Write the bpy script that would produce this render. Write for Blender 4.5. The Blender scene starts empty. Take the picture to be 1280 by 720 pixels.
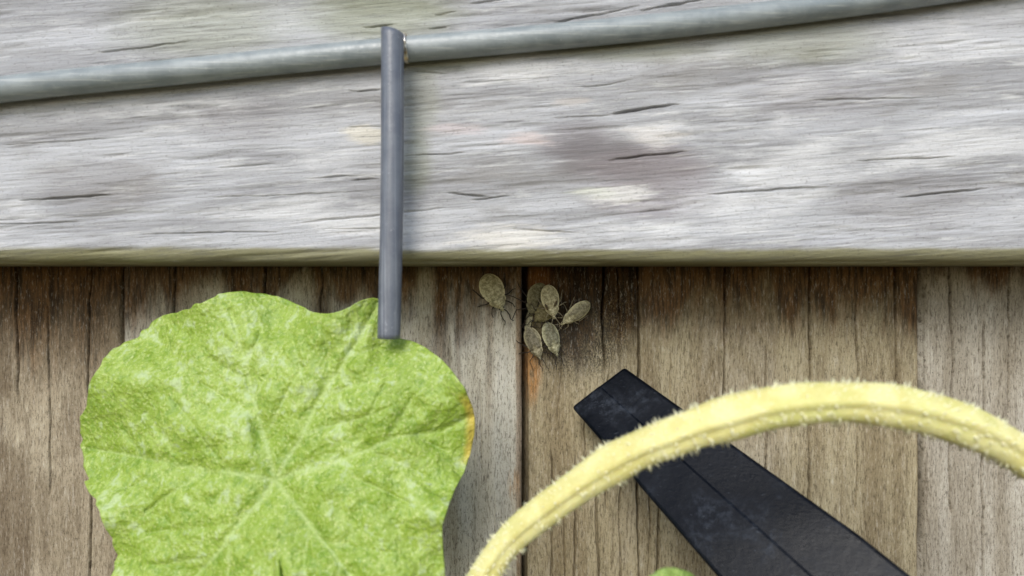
import bpy, math, random
import numpy as np
from mathutils import Vector, Matrix

random.seed(7)
RNG = np.random.default_rng(11)
sc = bpy.context.scene
col = sc.collection

# ------------------------------------------------------------------ camera
ZC = 0.30            # lens height above the soil
DW = 0.200           # lens to the face of the fence boards (y = 0)
FP = 720.0           # focal length in photograph pixels (1280 wide)
cam_d = bpy.data.cameras.new('camera')
cam = bpy.data.objects.new('camera', cam_d)
col.objects.link(cam)
cam.location = (0, -DW, ZC)
cam.rotation_euler = (math.radians(90), 0, 0)
cam_d.sensor_width = 36
cam_d.lens = 36 * FP / 1280
cam_d.clip_start = 0.005
cam_d.clip_end = 200
cam_d.dof.use_dof = True
cam_d.dof.focus_distance = DW - 0.002
cam_d.dof.aperture_fstop = 10.0
sc.camera = cam
sc.render.resolution_x, sc.render.resolution_y = 1024, 576

# ------------------------------------------------------------------ light
SUN_EL, SUN_AZ = math.radians(36), math.radians(180 + 14)   # from behind the camera, a little to the left
w = bpy.data.worlds.new('World')
sc.world = w
w.use_nodes = True
nt = w.node_tree
sky = nt.nodes.new('ShaderNodeTexSky')
sky.sky_type = 'NISHITA'
sky.sun_disc = False
sky.sun_elevation = SUN_EL
sky.sun_rotation = SUN_AZ
sky.air_density, sky.dust_density, sky.ozone_density = 1.0, 1.2, 1.0
nt.nodes['Background'].inputs[1].default_value = 0.115
nt.links.new(sky.outputs[0], nt.nodes['Background'].inputs[0])
sd = bpy.data.lights.new('sun', 'SUN')
sd.energy = 1.5
sd.angle = math.radians(30)
sd.color = (1.0, 0.975, 0.93)
sun = bpy.data.objects.new('sun', sd)
col.objects.link(sun)
sdir = Vector((math.sin(SUN_AZ) * math.cos(SUN_EL), math.cos(SUN_AZ) * math.cos(SUN_EL), math.sin(SUN_EL)))
sun.rotation_euler = sdir.to_track_quat('Z', 'Y').to_euler()
sun.location = sdir * 3
sc.view_settings.view_transform = 'Standard'
sc.view_settings.look = 'None'
sc.view_settings.gamma = 1
sc.view_settings.use_curve_mapping = False
sc.view_settings.exposure = 0.88


# ------------------------------------------------------------------ helpers
def P(px, py, y):
    """the point on the pixel's line of sight that lies y metres from the board face"""
    d = DW + y
    return Vector(((px - 640) / FP * d, y, ZC + (360 - py) / FP * d))


def srgb(r, g, b, a=1.0):
    f = lambda c: (c / 255 / 12.92) if c / 255 <= 0.04045 else ((c / 255 + 0.055) / 1.055) ** 2.4
    return (f(r), f(g), f(b), a)


TABLES = {}


def vnoise(x, y, seed=0):
    if seed not in TABLES:
        TABLES[seed] = np.random.default_rng(seed + 100).random((256, 256))
    t = TABLES[seed]
    xi, yi = np.floor(x).astype(int), np.floor(y).astype(int)
    fx, fy = x - xi, y - yi
    fx, fy = fx * fx * (3 - 2 * fx), fy * fy * (3 - 2 * fy)
    x0, x1, y0, y1 = xi % 256, (xi + 1) % 256, yi % 256, (yi + 1) % 256
    return (t[x0, y0] * (1 - fx) + t[x1, y0] * fx) * (1 - fy) + (t[x0, y1] * (1 - fx) + t[x1, y1] * fx) * fy


def fbm(x, y, octv=4, seed=0):
    s, a, tot = 0, 1.0, 0
    for k in range(octv):
        s = s + a * vnoise(x * 2 ** k, y * 2 ** k, seed + k)
        tot += a
        a *= 0.55
    return s / tot


def link(name, me, mat=None, parent=None):
    o = bpy.data.objects.new(name, me)
    col.objects.link(o)
    if mat is not None and me is not None and not me.materials:
        me.materials.append(mat)
    if parent is not None:
        o.parent = parent
    return o


def mesh(name, v, f, smooth=True):
    me = bpy.data.meshes.new(name)
    me.from_pydata([tuple(p) for p in v], [], f)
    if smooth:
        me.polygons.foreach_set('use_smooth', [True] * len(me.polygons))
    me.update()
    return me


def tag(o, label, cat, group=None):
    o['label'] = label
    o['category'] = cat
    if group:
        o['group'] = group


def empty(name, loc=(0, 0, 0)):
    o = bpy.data.objects.new(name, None)
    o.empty_display_size = 0.01
    o.location = loc
    col.objects.link(o)
    return o


def catmull(pts, n):
    pts = [Vector(p) for p in pts]
    pts = [pts[0] * 2 - pts[1]] + pts + [pts[-1] * 2 - pts[-2]]
    out = []
    for i in range(1, len(pts) - 2):
        a, b, c, d = pts[i - 1:i + 3]
        for k in range(n):
            t = k / n
            out.append(0.5 * ((2 * b) + (c - a) * t + (2 * a - 5 * b + 4 * c - d) * t * t + (3 * b - a - 3 * c + d) * t ** 3))
    out.append(pts[-2])
    return out


def frames(path):
    """parallel-transport frames along a path"""
    T = []
    for i in range(len(path)):
        a, b = path[max(i - 1, 0)], path[min(i + 1, len(path) - 1)]
        T.append((b - a).normalized())
    n = Vector((0, -1, 0))
    n = (n - T[0] * n.dot(T[0]))
    if n.length < 1e-4:
        n = Vector((1, 0, 0)) - T[0] * T[0].x
    n.normalize()
    fr = []
    for t in T:
        n = (n - t * n.dot(t)).normalized()
        fr.append((t, n, t.cross(n)))
    return fr


def tube(name, path, rad, seg=20, cap=True, prof=None):
    """solid swept tube; rad is a number or a list; prof(angle, s) scales the radius"""
    fr = frames(path)
    v, f = [], []
    m = len(path)
    for i, p in enumerate(path):
        r = rad[i] if hasattr(rad, '__len__') else rad
        for k in range(seg):
            a = 2 * math.pi * k / seg
            q = r * (prof(a, i / (m - 1)) if prof else 1)
            v.append(p + (fr[i][1] * math.cos(a) + fr[i][2] * math.sin(a)) * q)
    for i in range(m - 1):
        for k in range(seg):
            k2 = (k + 1) % seg
            f.append((i * seg + k, i * seg + k2, (i + 1) * seg + k2, (i + 1) * seg + k))
    if cap:
        f.append(tuple(range(seg - 1, -1, -1)))
        f.append(tuple((m - 1) * seg + k for k in range(seg)))
    return mesh(name, v, f)


def hose(name, path, r_out, r_in, seg=28, wob=0.0, cut=0.0):
    """hollow hose with a wall; cut slants the first end"""
    fr = frames(path)
    v, f = [], []
    m = len(path)
    for shell, r in enumerate((r_out, r_in)):
        for i, p in enumerate(path):
            for k in range(seg):
                a = 2 * math.pi * k / seg
                q = r * (1 + wob * (vnoise(np.array(i * 0.11), np.array(k * 0.45 + 3 * shell), 40) - 0.5))
                pt = p + (fr[i][1] * math.cos(a) + fr[i][2] * math.sin(a)) * float(q)
                if i == 0 and cut:
                    pt += fr[i][0] * cut * math.sin(a)
                v.append(pt)
    off = m * seg
    for i in range(m - 1):
        for k in range(seg):
            k2 = (k + 1) % seg
            a, b, c, d = i * seg + k, i * seg + k2, (i + 1) * seg + k2, (i + 1) * seg + k
            f.append((a, b, c, d))
            f.append((off + d, off + c, off + b, off + a))
    for i in (0, m - 1):
        for k in range(seg):
            k2 = (k + 1) % seg
            q = (i * seg + k, off + i * seg + k, off + i * seg + k2, i * seg + k2)
            f.append(q if i == 0 else q[::-1])
    return mesh(name, v, f)


# ------------------------------------------------------------------ node helper
class N:
    def __init__(s, name):
        s.m = bpy.data.materials.new(name)
        s.m.use_nodes = True
        s.t = s.m.node_tree
        s.b = s.t.nodes['Principled BSDF']
        s.out = s.t.nodes['Material Output']
        tc = s.t.nodes.new('ShaderNodeTexCoord')
        s.obj = tc.outputs['Object']
        sx = s.t.nodes.new('ShaderNodeSeparateXYZ')
        s.t.links.new(s.obj, sx.inputs[0])
        s.x, s.y, s.z = sx.outputs

    def put(s, sock, val):
        if isinstance(val, bpy.types.NodeSocket):
            s.t.links.new(val, sock)
        else:
            sock.default_value = val

    def math(s, op, a, b=0.0, c=None, clamp=False):
        n = s.t.nodes.new('ShaderNodeMath')
        n.operation = op
        n.use_clamp = clamp
        s.put(n.inputs[0], a)
        s.put(n.inputs[1], b)
        if c is not None:
            s.put(n.inputs[2], c)
        return n.outputs[0]

    def map(s, scale=(1, 1, 1), rot=(0, 0, 0), loc=(0, 0, 0), vec=None):
        n = s.t.nodes.new('ShaderNodeMapping')
        n.inputs['Scale'].default_value = scale
        n.inputs['Rotation'].default_value = rot
        n.inputs['Location'].default_value = loc
        s.t.links.new(vec or s.obj, n.inputs[0])
        return n.outputs[0]

    def noise(s, vec, scale=1, detail=5, rough=0.55, dist=0.0):
        n = s.t.nodes.new('ShaderNodeTexNoise')
        s.t.links.new(vec, n.inputs['Vector'])
        n.inputs['Scale'].default_value = scale
        n.inputs['Detail'].default_value = detail
        n.inputs['Roughness'].default_value = rough
        n.inputs['Distortion'].default_value = dist
        return n.outputs[0]

    def voro(s, vec, scale, feature='F1'):
        n = s.t.nodes.new('ShaderNodeTexVoronoi')
        n.feature = feature
        s.t.links.new(vec, n.inputs['Vector'])
        n.inputs['Scale'].default_value = scale
        return n.outputs['Distance']

    def rng(s, val, a, b, lo=0.0, hi=1.0, smooth=True):
        n = s.t.nodes.new('ShaderNodeMapRange')
        n.interpolation_type = 'SMOOTHSTEP' if smooth else 'LINEAR'
        s.put(n.inputs['Value'], val)
        n.inputs['From Min'].default_value = a
        n.inputs['From Max'].default_value = b
        n.inputs['To Min'].default_value = lo
        n.inputs['To Max'].default_value = hi
        return n.outputs[0]

    def ramp(s, val, stops):
        n = s.t.nodes.new('ShaderNodeValToRGB')
        e = n.color_ramp.elements
        e[0].position, e[0].color = stops[0]
        e[1].position, e[1].color = stops[-1]
        for p, c in stops[1:-1]:
            k = e.new(p)
            k.color = c
        s.put(n.inputs[0], val)
        return n.outputs[0]

    def mix(s, f, a, b, mode='MIX'):
        n = s.t.nodes.new('ShaderNodeMix')
        n.data_type = 'RGBA'
        n.blend_type = mode
        s.put(n.inputs[0], f)
        s.put(n.inputs[6], a)
        s.put(n.inputs[7], b)
        return n.outputs[2]

    def attr(s, name):
        n = s.t.nodes.new('ShaderNodeAttribute')
        n.attribute_name = name
        return n.outputs['Fac']

    def bump(s, h, strength, dist):
        n = s.t.nodes.new('ShaderNodeBump')
        n.inputs['Strength'].default_value = strength
        n.inputs['Distance'].default_value = dist
        s.put(n.inputs['Height'], h)
        s.t.links.new(n.outputs[0], s.b.inputs['Normal'])
        return n.outputs[0]

    def blotch(s, x0, z0, rx, rz, nz, amt=0.8, lo=0.35, hi=1.15):
        """soft ragged stain centred at (x0, z0) on a board"""
        a = s.math('DIVIDE', s.math('SUBTRACT', s.x, x0), rx)
        b = s.math('DIVIDE', s.math('SUBTRACT', s.z, z0), rz)
        d = s.math('SQRT', s.math('ADD', s.math('MULTIPLY', a, a), s.math('MULTIPLY', b, b)))
        d = s.math('ADD', d, s.math('MULTIPLY', s.math('SUBTRACT', nz, 0.5), amt * 2))
        return s.rng(d, hi, lo)

    def col(s, c, rough=0.8, spec=0.3):
        s.put(s.b.inputs['Base Color'], c)
        s.put(s.b.inputs['Roughness'], rough)
        s.b.inputs['Specular IOR Level'].default_value = spec
        return s.m


# ------------------------------------------------------------------ ground
n = N('garden_soil')
s1 = n.noise(n.obj, 14, 8, 0.65)
s2 = n.noise(n.obj, 120, 6, 0.7)
c = n.ramp(s1, [(0.3, srgb(70, 56, 40)), (0.5, srgb(104, 92, 62)), (0.7, srgb(96, 108, 58))])
c = n.mix(0.4, c, n.ramp(s2, [(0.3, srgb(60, 48, 36)), (0.7, srgb(140, 122, 92))]))
n.bump(s2, 0.6, 0.01)
soil = n.col(c, 0.95, 0.1)
G = 60
gx = np.concatenate([-np.geomspace(30, 0.6, 14), np.linspace(-0.5, 0.5, 41), np.geomspace(0.6, 30, 14)])
gv, gf = [], []
for yy in gx:
    for xx in gx:
        hgt = 0.02 * (float(fbm(np.array(xx * 5 + 50), np.array(yy * 5 + 50), 4, 60)) - 0.5) if abs(xx) < 3 and abs(yy) < 3 else 0
        gv.append((xx, yy, hgt - 0.004))
gn = len(gx)
for j in range(gn - 1):
    for i in range(gn - 1):
        gf.append((j * gn + i, j * gn + i + 1, (j + 1) * gn + i + 1, (j + 1) * gn + i))
ground = link('ground', mesh('ground', gv, gf), soil)
ground['kind'] = 'structure'

# ------------------------------------------------------------------ fence
RAIL_Z0 = P(0, 327, -0.038).z        # underside of the rail
RAIL_H = 0.089
RAIL_Y = -0.038                      # front face of the rail
FENCE_TOP = 1.80

fence = empty('wooden_fence')
tag(fence, 'weathered grey wooden fence of upright boards with a thick horizontal rail', 'fence')


def board_mesh(name, us, vs, front, back, upright):
    """closed board: relief grid front(u, v) facing -y, flat back"""
    U, V = np.meshgrid(us, vs)
    Y = front(U, V)
    nu, nv = len(us), len(vs)
    pts = np.stack([U, Y, V], -1).reshape(-1, 3)
    idx = np.arange(nu * nv).reshape(nv, nu)
    f = np.stack([idx[:-1, :-1], idx[:-1, 1:], idx[1:, 1:], idx[1:, :-1]], -1).reshape(-1, 4).tolist()
    ring = list(idx[0, :]) + list(idx[1:, -1]) + list(idx[-1, -2::-1]) + list(idx[-2:0:-1, 0])
    base = nu * nv
    extra = pts[ring].copy()
    extra[:, 1] = back
    m = len(ring)
    for k in range(m):
        k2 = (k + 1) % m
        f.append((int(ring[k2]), int(ring[k]), base + k, base + k2))
    f.append(tuple(base + k for k in range(m - 1, -1, -1)))
    me = mesh(name, np.concatenate([pts, extra]).tolist(), f)
    return me


def round_edge(d, r):
    d = np.clip(d, 0, r)
    return r - np.sqrt(np.maximum(r * r - (r - d) ** 2, 0))


def picket_material(name, grey, dark, brown, stain, seed, extra=None, pale=None):
    n = N(name)
    L = (seed * 1.37, seed * 0.71, seed * 2.11)
    band = n.noise(n.map((95, 20, 7), loc=L), 1, 4, 0.5, 0.4)
    fib = n.noise(n.map((900, 100, 95), loc=L), 1, 6, 0.66, 0.5)
    fine = n.noise(n.map((1900, 400, 430), loc=L), 1, 4, 0.7, 0.3)
    spk = n.noise(n.map((2300, 900, 1500), loc=L), 1, 4, 0.75)
    patch = n.noise(n.map((46, 20, 20), loc=L), 1, 5, 0.6, 0.6)
    c = n.mix(n.rng(band, 0.34, 0.66), dark, grey)
    if pale is not None:
        c = n.mix(n.rng(patch, 0.5, 0.75), c, pale)
    c = n.mix(n.math('MULTIPLY', n.rng(fib, 0.52, 0.30), 0.42), c, srgb(78, 66, 52))
    c = n.mix(n.math('MULTIPLY', n.rng(fib, 0.54, 0.74), 0.30), c, srgb(206, 200, 186))
    # wood that the rain does not bleach keeps its brown
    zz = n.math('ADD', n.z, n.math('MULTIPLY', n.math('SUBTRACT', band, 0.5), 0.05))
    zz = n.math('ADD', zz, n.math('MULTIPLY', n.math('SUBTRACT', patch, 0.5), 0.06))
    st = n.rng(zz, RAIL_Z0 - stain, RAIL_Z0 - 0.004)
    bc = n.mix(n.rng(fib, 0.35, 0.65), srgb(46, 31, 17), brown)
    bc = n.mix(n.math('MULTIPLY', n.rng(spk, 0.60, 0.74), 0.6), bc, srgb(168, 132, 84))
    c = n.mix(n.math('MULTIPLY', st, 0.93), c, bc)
    if extra:
        c = extra(n, c, band, fib, spk, patch, bc)
    c = n.mix(n.math('MULTIPLY', n.rng(fine, 0.50, 0.34), 0.62), c, srgb(70, 60, 46))
    c = n.mix(n.math('MULTIPLY', n.rng(spk, 0.46, 0.30), 0.7), c, srgb(48, 40, 30))
    c = n.mix(n.math('MULTIPLY', n.rng(fine, 0.54, 0.70), 0.24), c, srgb(218, 212, 198))
    saw = n.noise(n.map((70, 20, 1900), loc=L), 1, 2, 0.5)
    h = n.math('ADD', n.math('MULTIPLY', fib, 0.9), n.math('MULTIPLY', spk, 0.5))
    h = n.math('ADD', h, n.math('MULTIPLY', saw, 0.35))
    n.bump(h, 0.6, 0.0005)
    return n.col(c, 0.92, 0.15)


def right_board_marks(n, c, band, fib, spk, patch, bc):
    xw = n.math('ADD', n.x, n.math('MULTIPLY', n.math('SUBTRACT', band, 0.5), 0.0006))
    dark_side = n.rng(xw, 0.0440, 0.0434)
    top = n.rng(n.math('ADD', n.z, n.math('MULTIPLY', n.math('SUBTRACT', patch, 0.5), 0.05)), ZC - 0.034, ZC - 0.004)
    c = n.mix(n.math('MULTIPLY', n.math('MULTIPLY', dark_side, top), 0.95), c, n.mix(n.rng(fib, 0.38, 0.72), srgb(26, 18, 11), srgb(80, 56, 30)))  # brown-black stain, its colour deepened for the shade around the bugs
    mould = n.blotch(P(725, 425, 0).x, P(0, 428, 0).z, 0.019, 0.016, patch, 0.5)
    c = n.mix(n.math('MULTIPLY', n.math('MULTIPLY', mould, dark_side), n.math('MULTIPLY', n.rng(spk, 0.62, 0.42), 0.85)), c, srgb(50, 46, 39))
    lime = n.blotch(P(775, 395, 0).x, P(0, 395, 0).z, 0.009, 0.015, patch, 0.5)
    c = n.mix(n.math('MULTIPLY', n.math('MULTIPLY', lime, n.rng(spk, 0.52, 0.64)), 0.3), c, srgb(170, 150, 104))
    rust = n.blotch(P(664, 455, 0).x, P(0, 462, 0).z, 0.0045, 0.014, band, 0.5)
    c = n.mix(n.math('MULTIPLY', n.math('MULTIPLY', rust, n.rng(fib, 0.35, 0.55, 0.3, 1.0)), 0.8), c, n.mix(fib, srgb(112, 70, 30), srgb(196, 142, 82)))
    rust2 = n.blotch(P(672, 345, 0).x, P(0, 345, 0).z, 0.006, 0.008, band, 0.5)
    c = n.mix(n.math('MULTIPLY', rust2, 0.75), c, n.mix(fib, srgb(84, 50, 22), srgb(150, 102, 56)))
    return c


def left_board_marks(n, c, band, fib, spk, patch, bc):
    # brown line along the eased edge, dark run-off streaks
    e = n.rng(n.math('ADD', n.x, n.math('MULTIPLY', n.math('SUBTRACT', patch, 0.5), 0.0016)), 0.0010, 0.0018)
    c = n.mix(n.math('MULTIPLY', e, 0.65), c, srgb(124, 94, 60))
    for (px, wdt, z1, a) in ((550, 0.0046, 500, 0.95), (592, 0.0042, 460, 0.8), (512, 0.0030, 420, 0.5), (612, 0.0020, 560, 0.4), (572, 0.0014, 640, 0.4), (400, 0.005, 520, 0.7), (300, 0.004, 460, 0.6)):
        d = n.math('ABSOLUTE', n.math('SUBTRACT', n.math('ADD', n.x, n.math('MULTIPLY', n.math('SUBTRACT', patch, 0.5), 0.004)), P(px, 0, 0).x))
        m = n.math('MULTIPLY', n.rng(d, wdt, wdt * 0.15), n.rng(n.math('ADD', n.z, n.math('MULTIPLY', n.math('SUBTRACT', band, 0.5), 0.03)), P(0, z1, 0).z, P(0, z1 - 110, 0).z))
        c = n.mix(n.math('MULTIPLY', m, a), c, bc)
    blue = n.blotch(P(632, 560, 0).x, P(0, 560, 0).z, 0.006, 0.045, patch, 0.5)
    c = n.mix(n.math('MULTIPLY', blue, 0.35), c, srgb(184, 188, 184))
    orange = n.blotch(P(642, 608, 0).x, P(0, 608, 0).z, 0.0022, 0.006, band, 0.6)
    c = n.mix(n.math('MULTIPLY', n.math('MULTIPLY', orange, n.rng(fib, 0.6, 0.4)), 0.6), c, srgb(166, 132, 92))
    return c


GR, DK, BR = srgb(176, 165, 142), srgb(134, 121, 99), srgb(112, 80, 46)
mats = {
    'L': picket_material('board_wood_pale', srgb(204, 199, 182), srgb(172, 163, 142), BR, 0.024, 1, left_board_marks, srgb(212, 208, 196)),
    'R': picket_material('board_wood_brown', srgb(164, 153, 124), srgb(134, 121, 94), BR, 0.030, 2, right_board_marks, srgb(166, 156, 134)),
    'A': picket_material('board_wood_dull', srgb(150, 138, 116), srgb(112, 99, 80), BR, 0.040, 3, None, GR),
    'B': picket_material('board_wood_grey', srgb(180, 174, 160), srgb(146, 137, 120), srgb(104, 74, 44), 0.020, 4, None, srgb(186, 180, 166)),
}

# (px at the board face, top px, bottom px, half width m, depth m)
CRACKS_R = [(755, 327, 468, 0.00026, 0.0040), (773, 327, 420, 0.00013, 0.0016), (799, 327, 720, 0.00022, 0.0030),
            (759, 470, 640, 0.00018, 0.002), (688, 555, 720, 0.00016, 0.0016), (719, 560, 720, 0.00016, 0.0016),
            (707, 600, 720, 0.00013, 0.0012), (748, 600, 720, 0.0002, 0.002), (776, 590, 720, 0.00016, 0.0016),
            (733, 480, 590, 0.00012, 0.001), (823, 560, 720, 0.0002, 0.002), (812, 590, 720, 0.00012, 0.0014),
            (838, 430, 520, 0.00012, 0.001), (700, 430, 520, 0.00012, 0.001), (905, 327, 560, 0.0002, 0.003),
            (960, 430, 720, 0.00018, 0.002), (1012, 327, 720, 0.00022, 0.003), (1072, 380, 640, 0.00015, 0.002),
            (1120, 327, 500, 0.0002, 0.002), (935, 600, 720, 0.00015, 0.0015), (870, 500, 640, 0.00013, 0.0014)]
CRACKS_L = [(584, 368, 392, 0.00010, 0.0008), (630, 400, 436, 0.00010, 0.0008), (560, 420, 520, 0.00010, 0.0008),
            (600, 470, 600, 0.00010, 0.0007), (618, 620, 720, 0.00012, 0.001), (455, 330, 380, 0.00012, 0.001),
            (330, 327, 450, 0.0002, 0.003), (215, 327, 720, 0.0002, 0.003), (400, 330, 520, 0.00013, 0.0016),
            (268, 400, 620, 0.00012, 0.0014)]
CRACKS_A = [(110, 327, 720, 0.0002, 0.003), (60, 380, 620, 0.00015, 0.002), (20, 327, 500, 0.0002, 0.002)]
CRACKS_B = [(1190, 327, 640, 0.0002, 0.003), (1230, 400, 720, 0.00016, 0.002), (1262, 327, 520, 0.00015, 0.002)]


def make_picket(x0, x1, y_off, mat, cracks, seed, fine=True, groove=0.0, wave=0.0011):
    zlo, zhi = 0.0, FENCE_TOP
    if fine:
        us = np.arange(x0, x1 + 1e-6, 0.00022)
        us[-1] = x1
        vs = np.concatenate([np.linspace(zlo, ZC - 0.125, 8)[:-1], np.arange(ZC - 0.125, RAIL_Z0 + 0.012, 0.0011),
                             np.linspace(RAIL_Z0 + 0.02, zhi, 24)])
    else:
        us = np.concatenate([np.linspace(x0, x0 + 0.003, 6), np.linspace(x0 + 0.004, x1 - 0.004, 60), np.linspace(x1 - 0.003, x1, 6)])
        vs = np.linspace(zlo, zhi, 60)
    rnd = np.random.default_rng(seed)

    def front(U, V):
        d = 0.00014 * fbm(U * 260 + seed * 9, V * 9 + seed, 4, seed * 10) + wave * fbm(U * (45 if wave < 0.002 else 70) + seed * 5 + 0.5 * np.sin(V * 60), V * 4, 3, seed * 10 + 5)
        if fine:
            d = d + 0.00010 * fbm(U * 1100 + seed, V * 110, 2, seed * 10 + 7)
        d = d + 0.0012 * (fbm(U * 18 + seed * 3, V * 6 + 7, 2, seed * 10 + 8) - 0.5)
        d = np.maximum(d, 0.0)
        wob = 0.0007 * (vnoise(V * 40, V * 0 + seed, seed) - 0.5)
        d = d + round_edge(U - x0 + wob, 0.0019) + round_edge(x1 - U + wob, 0.0019)
        if groove:
            d = d + groove * np.clip(1 - (U - x0 - wob) / 0.0021, 0, 1) ** 0.6
        for (px, p0, p1, hw, dep) in cracks:
            cx = P(px, 0, y_off).x
            za, zb = P(0, p1, y_off).z, P(0, p0, y_off).z
            if p0 <= 327:
                zb += 0.05
            if p1 >= 720:
                za -= 0.05
            wx = cx + 0.0012 * (vnoise(V * 55, V * 0 + px, seed + 3) - 0.5) + 0.0005 * (vnoise(V * 260, V * 0 + px, seed + 4) - 0.5)
            ends = np.clip((V - za) / 0.012, 0, 1) * np.clip((zb - V) / 0.012, 0, 1)
            ends = np.sqrt(ends)
            half = np.maximum(hw * 1.35 * (0.6 + 0.8 * vnoise(V * 120, V * 0 + px, seed + 5)), 0.00008)
            prof = np.clip(1.6 - np.abs(U - wx) / half, 0, 1)
            d = d + 1.3 * dep * ends * prof
        return y_off + d

    me = board_mesh('picket', us, vs, front, y_off + 0.016, True)
    return link('picket', me, mats[mat], fence)


EDGE = P(652.5, 0, 0).x
W = 0.1402
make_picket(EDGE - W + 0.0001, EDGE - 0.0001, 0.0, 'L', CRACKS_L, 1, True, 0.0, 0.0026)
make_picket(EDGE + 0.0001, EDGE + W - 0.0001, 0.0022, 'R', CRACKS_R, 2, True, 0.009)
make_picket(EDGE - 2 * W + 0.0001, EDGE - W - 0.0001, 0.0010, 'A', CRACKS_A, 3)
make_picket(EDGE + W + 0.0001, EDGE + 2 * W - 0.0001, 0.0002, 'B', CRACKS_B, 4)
k = 5
for i in range(2, 7):
    make_picket(EDGE + i * W + 0.0001, EDGE + (i + 1) * W - 0.0001, random.uniform(0, 0.0015), random.choice('ABLR' if False else 'AB'), [], k, False)
    make_picket(EDGE - (i + 1) * W + 0.0001, EDGE - i * W - 0.0001, random.uniform(0, 0.0015), random.choice('AB'), [], k + 1, False)
    k += 2


# ---- rail
def rail_material():
    n = N('rail_wood')
    tilt = (0, math.radians(4.5), 0)
    g = n.map((1, 1, 1), rot=tilt)
    band = n.noise(n.map((11, 20, 120), vec=g, loc=(3, 0, 1)), 1, 5, 0.55, 0.7)
    fib = n.noise(n.map((38, 100, 800), vec=g), 1, 7, 0.72, 0.2)
    fine = n.noise(n.map((55, 300, 1300), vec=g), 1, 5, 0.72, 0.4)
    spk = n.noise(n.map((900, 500, 1500), vec=g), 1, 4, 0.75)
    patch = n.noise(n.map((17, 20, 75), vec=g, loc=(7, 0, 2)), 1, 6, 0.62, 0.15)
    flake = n.noise(n.map((42, 60, 420), vec=g, loc=(1, 5, 2)), 1, 5, 0.7, 0.3)
    c = n.mix(n.rng(band, 0.35, 0.65), srgb(152, 152, 153), srgb(186, 187, 189))
    c = n.mix(n.math('MULTIPLY', n.rng(patch, 0.5, 0.66), 0.8), c, srgb(208, 208, 207))
    c = n.mix(n.math('MULTIPLY', n.rng(patch, 0.46, 0.30), 0.75), c, srgb(142, 140, 137))
    # silver fibre ends and pale flakes
    c = n.mix(n.math('MULTIPLY', n.rng(flake, 0.54, 0.72), 0.6), c, srgb(214, 214, 210))
    # dark purple-grey weather stain, its paler surround, mossy tint with painted tube shade
    for (px, py, rx, rz, a, cc) in ((745, 182, 0.016, 0.0085, 0.55, srgb(108, 102, 102)), (712, 172, 0.012, 0.006, 0.5, srgb(112, 106, 108)),
                                    (822, 232, 0.022, 0.012, 0.45, srgb(142, 132, 134)), (790, 190, 0.020, 0.007, 0.4, srgb(118, 112, 112)),
                                    (815, 205, 0.020, 0.006, 0.45, srgb(128, 120, 120)),
                                    (300, 150, 0.020, 0.008, 0.32, srgb(112, 106, 106)), (1010, 120, 0.026, 0.008, 0.32, srgb(116, 108, 108)),
                                    (1130, 250, 0.030, 0.010, 0.32, srgb(120, 114, 112)), (120, 230, 0.024, 0.009, 0.32, srgb(118, 112, 108))):
        p = P(px, py, RAIL_Y)
        c = n.mix(n.math('MULTIPLY', n.blotch(p.x, p.z, rx, rz, patch, 0.7), a), c, cc)
    for (px, py, rx, rz, a, cc) in ((455, 168, 0.006, 0.003, 0.5, srgb(222, 214, 190)), (820, 172, 0.008, 0.004, 0.45, srgb(222, 216, 208)),
                                    (770, 243, 0.012, 0.003, 0.7, srgb(222, 220, 214)), (640, 298, 0.016, 0.004, 0.7, srgb(220, 216, 206)),
                                    (740, 240, 0.008, 0.002, 0.3, srgb(200, 206, 178)), (560, 160, 0.010, 0.002, 0.5, srgb(204, 190, 188)),
                                    (715, 128, 0.006, 0.0015, 0.3, srgb(200, 186, 168)), (660, 175, 0.008, 0.002, 0.5, srgb(206, 186, 178))):
        p = P(px, py, RAIL_Y)
        c = n.mix(n.math('MULTIPLY', n.blotch(p.x, p.z, rx, rz, flake, 1.6), a), c, cc)
    green = srgb(132, 136, 98)  # moss tint, also painting the soft shade beside and below the tubes
    for (px, py, rx, rz, a) in ((470, 20, 0.026, 0.010, 0.55), (525, 120, 0.006, 0.016, 0.3), (520, 200, 0.005, 0.012, 0.38), (560, 75, 0.020, 0.004, 0.5),
                                (760, 62, 0.030, 0.004, 0.4), (250, 30, 0.03, 0.012, 0.4), (1000, 50, 0.03, 0.008, 0.35)):
        p = P(px, py, RAIL_Y)
        c = n.mix(n.math('MULTIPLY', n.blotch(p.x, p.z, rx, rz, patch, 0.6), a), c, green)
    # olive bounce light and shade painted along the down-facing lower arris
    arris_shade = n.rng(n.math('ADD', n.z, n.math('MULTIPLY', n.math('SUBTRACT', patch, 0.5), 0.006)), RAIL_Z0 + 0.0044, RAIL_Z0 + 0.0028)
    c = n.mix(n.math('MULTIPLY', arris_shade, 0.85), c, n.mix(fib, srgb(112, 108, 70), srgb(150, 146, 102)))
    c = n.mix(n.math('MULTIPLY', n.rng(fib, 0.47, 0.32), 0.32), c, srgb(92, 90, 88))
    c = n.mix(n.math('MULTIPLY', n.rng(fine, 0.48, 0.32), 0.38), c, srgb(98, 96, 94))
    c = n.mix(n.math('MULTIPLY', n.rng(spk, 0.45, 0.30), 0.5), c, srgb(100, 96, 90))
    c = n.mix(n.math('MULTIPLY', n.rng(fine, 0.58, 0.74), 0.45), c, srgb(224, 222, 216))
    h = n.math('ADD', n.math('MULTIPLY', fib, 1.0), n.math('MULTIPLY', spk, 0.4))
    h = n.math('ADD', h, n.math('MULTIPLY', flake, 0.6))
    h = n.math('ADD', h, n.math('MULTIPLY', fine, 0.8))
    n.bump(h, 0.65, 0.0007)
    return n.col(c, 0.9, 0.2)


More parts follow.
